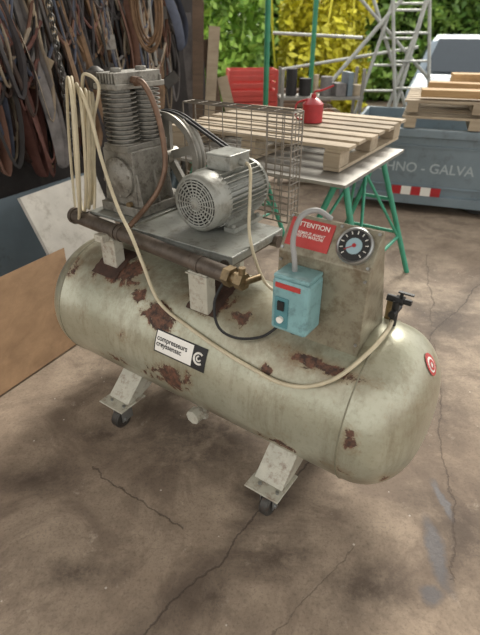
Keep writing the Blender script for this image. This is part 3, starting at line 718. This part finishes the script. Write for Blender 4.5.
for x,y in((.27,5.5),(.85,6.4)): 
    e=empty('green_steel_post',(x,y,0)); cyl('post',(0,0,0),(0,0,2.8),.028,GREENP,e,12); box('foot',(0,0,.01),(.14,.14,.02),GREENP,e)
SC=empty('scaffold')
def ladder(name,a,b,w,mat,wd=Vector((1,0,0))):
    a=Vector(a);b=Vector(b);seg=[(a,b,.022),(a+wd*w,b+wd*w,.022)]
    n=int((b-a).length/.28)
    for i in range(1,n): p=a.lerp(b,i/n); seg.append((p,p+wd*w,.014))
    rods(name,seg,mat,SC,8)
WPOLE=M('pale_pole_paint','#a3a59f',.5,.2,.2,8,'#6f6a62',.5)
ladder('ladder',(1.35,6.7,0),(2.0,6.8,2.6),.4,WPOLE)
ladder('side_frame',(2.1,6.6,0),(1.7,6.8,2.4),.5,WPOLE,Vector((.9,.1,0)))
rods('braces',[((1.0,6.7,.8),(2.3,6.8,2.3),.025),((.5,6.8,1.1),(2.2,6.8,1.35),.018),((1.9,6.7,.0),(2.3,6.8,2.5),.028),((.4,6.8,1.5),(1.5,6.8,1.45),.018),((2.5,6.8,0),(1.4,6.8,2.2),.022),((1.0,6.75,2.2),(2.4,6.8,1.0),.02)],WPOLE,SC,8)
def crate(name,loc,rz,mat,s=(.5,.35,.28),parent=None):
    e=parent or empty(name,loc,rz); bm=bmesh.new(); w,d,h=s
    ox,oy,oz=(0,0,0) if not parent else loc
    add_box(bm,(ox,oy,oz+.01),(w,d,.02))
    for z in(.04,.12,.2,h-.02):
        for sy in(-1,1): add_box(bm,(ox,oy+sy*d/2,oz+z),(w,.015,.05))
        for sx in(-1,1): add_box(bm,(ox+sx*w/2,oy,oz+z),(.015,d,.05))
    for sx in(-1,1):
        for sy in(-1,1): add_box(bm,(ox+sx*w/2,oy+sy*d/2,oz+h/2),(.03,.03,h))
    finish(bm,'crate_frame',mat,e)
RC=empty('red_crate_stack',(.14,6.4,0),.12)
for k in range(4): crate('',(0,0,.285*k),0,M('red_crate_plastic%d'%k,'#b8463e',.5,0,.15),(.55,.35,.28),RC)
SH=empty('storage_shelf',(.86,5.70,0),.03)
bm=bmesh.new()
for x in(-.42,.42):
    for y in(-.16,.16): add_box(bm,(x,y,.6),(.03,.03,1.2))
for z in(.15,.55,.92): add_box(bm,(0,0,z),(.88,.36,.025))
finish(bm,'rack_frame',TARM,SH)
bm=bmesh.new()
for z in(.165,.565,.935):
    x=-.38
    while x<.36:
        w_=random.uniform(.06,.16); h=random.uniform(.08,.26); mi=random.randrange(6)
        if random.random()<.5: add_box(bm,(x+w_/2,random.uniform(-.06,.04),z+h/2),(w_*.9,.2,h),Euler((0,0,random.uniform(-.2,.2))),mi)
        else: add_cyl(bm,(x+w_/2,0,z),(x+w_/2,0,z+h),w_*.42,14,mi=mi)
        x+=w_
finish(bm,'tins_and_boxes',[BGREY,ORNG,TARM,PALW,FABRICS[1],FABRICS[5]],SH)
bm=bmesh.new()
for k in range(14):
    add_box(bm,(random.uniform(-.1,.1),random.uniform(-.1,.1),.03+.055*k),(1.3+random.uniform(-.2,.2),.3,.045),Euler((0,0,random.uniform(-.08,.08))))
o=finish(bm,'timber_stack',DWOOD); o.location=(.75,7.8,0)
bm=bmesh.new()
for k in range(2): add_lathe(bm,[(0,.22),(.02,.24),(.3,.24),(.31,.25),(.33,.24),(.6,.24),(.62,.25),(.64,.22)],(k*.52,0,0),'Z',24)
o=finish(bm,'metal_drums',BGREY,None,True); o.location=(-1.1,6.9,0)

# ---------------------------------------------------------------- light, world, camera
w=bpy.data.worlds.new('world'); S.world=w; w.use_nodes=True; N=w.node_tree.nodes; L=w.node_tree.links
bg=N['Background']; tc=N.new('ShaderNodeTexCoord'); sp=N.new('ShaderNodeSeparateXYZ'); L.new(tc.outputs['Generated'],sp.inputs[0])
cr=N.new('ShaderNodeValToRGB'); L.new(sp.outputs[2],cr.inputs[0]); cr.color_ramp.elements[0].color=(.93,.92,.91,1); cr.color_ramp.elements[1].color=(1,.98,.94,1)
L.new(cr.outputs[0],bg.inputs[0]); bg.inputs[1].default_value=1.3
sd=bpy.data.lights.new('sun','SUN'); sd.energy=3.4; sd.angle=math.radians(20); sd.color=(1,.95,.86)
so=bpy.data.objects.new('sun',sd); COL.objects.link(so); so.location=(3,6,6)
so.rotation_euler=(Vector((.45,1.0,.85)).normalized()).to_track_quat('Z','Y').to_euler()
cd=bpy.data.cameras.new('camera'); cd.sensor_fit='VERTICAL'; cd.sensor_height=36; cd.lens=36*480/635; cd.clip_start=.05
cd.dof.use_dof=True; cd.dof.focus_distance=1.9; cd.dof.aperture_fstop=2.6
cam=bpy.data.objects.new('camera',cd); cam.location=(0,0,1.6); cam.rotation_euler=(math.radians(90-31.5),0,0); COL.objects.link(cam); S.camera=cam
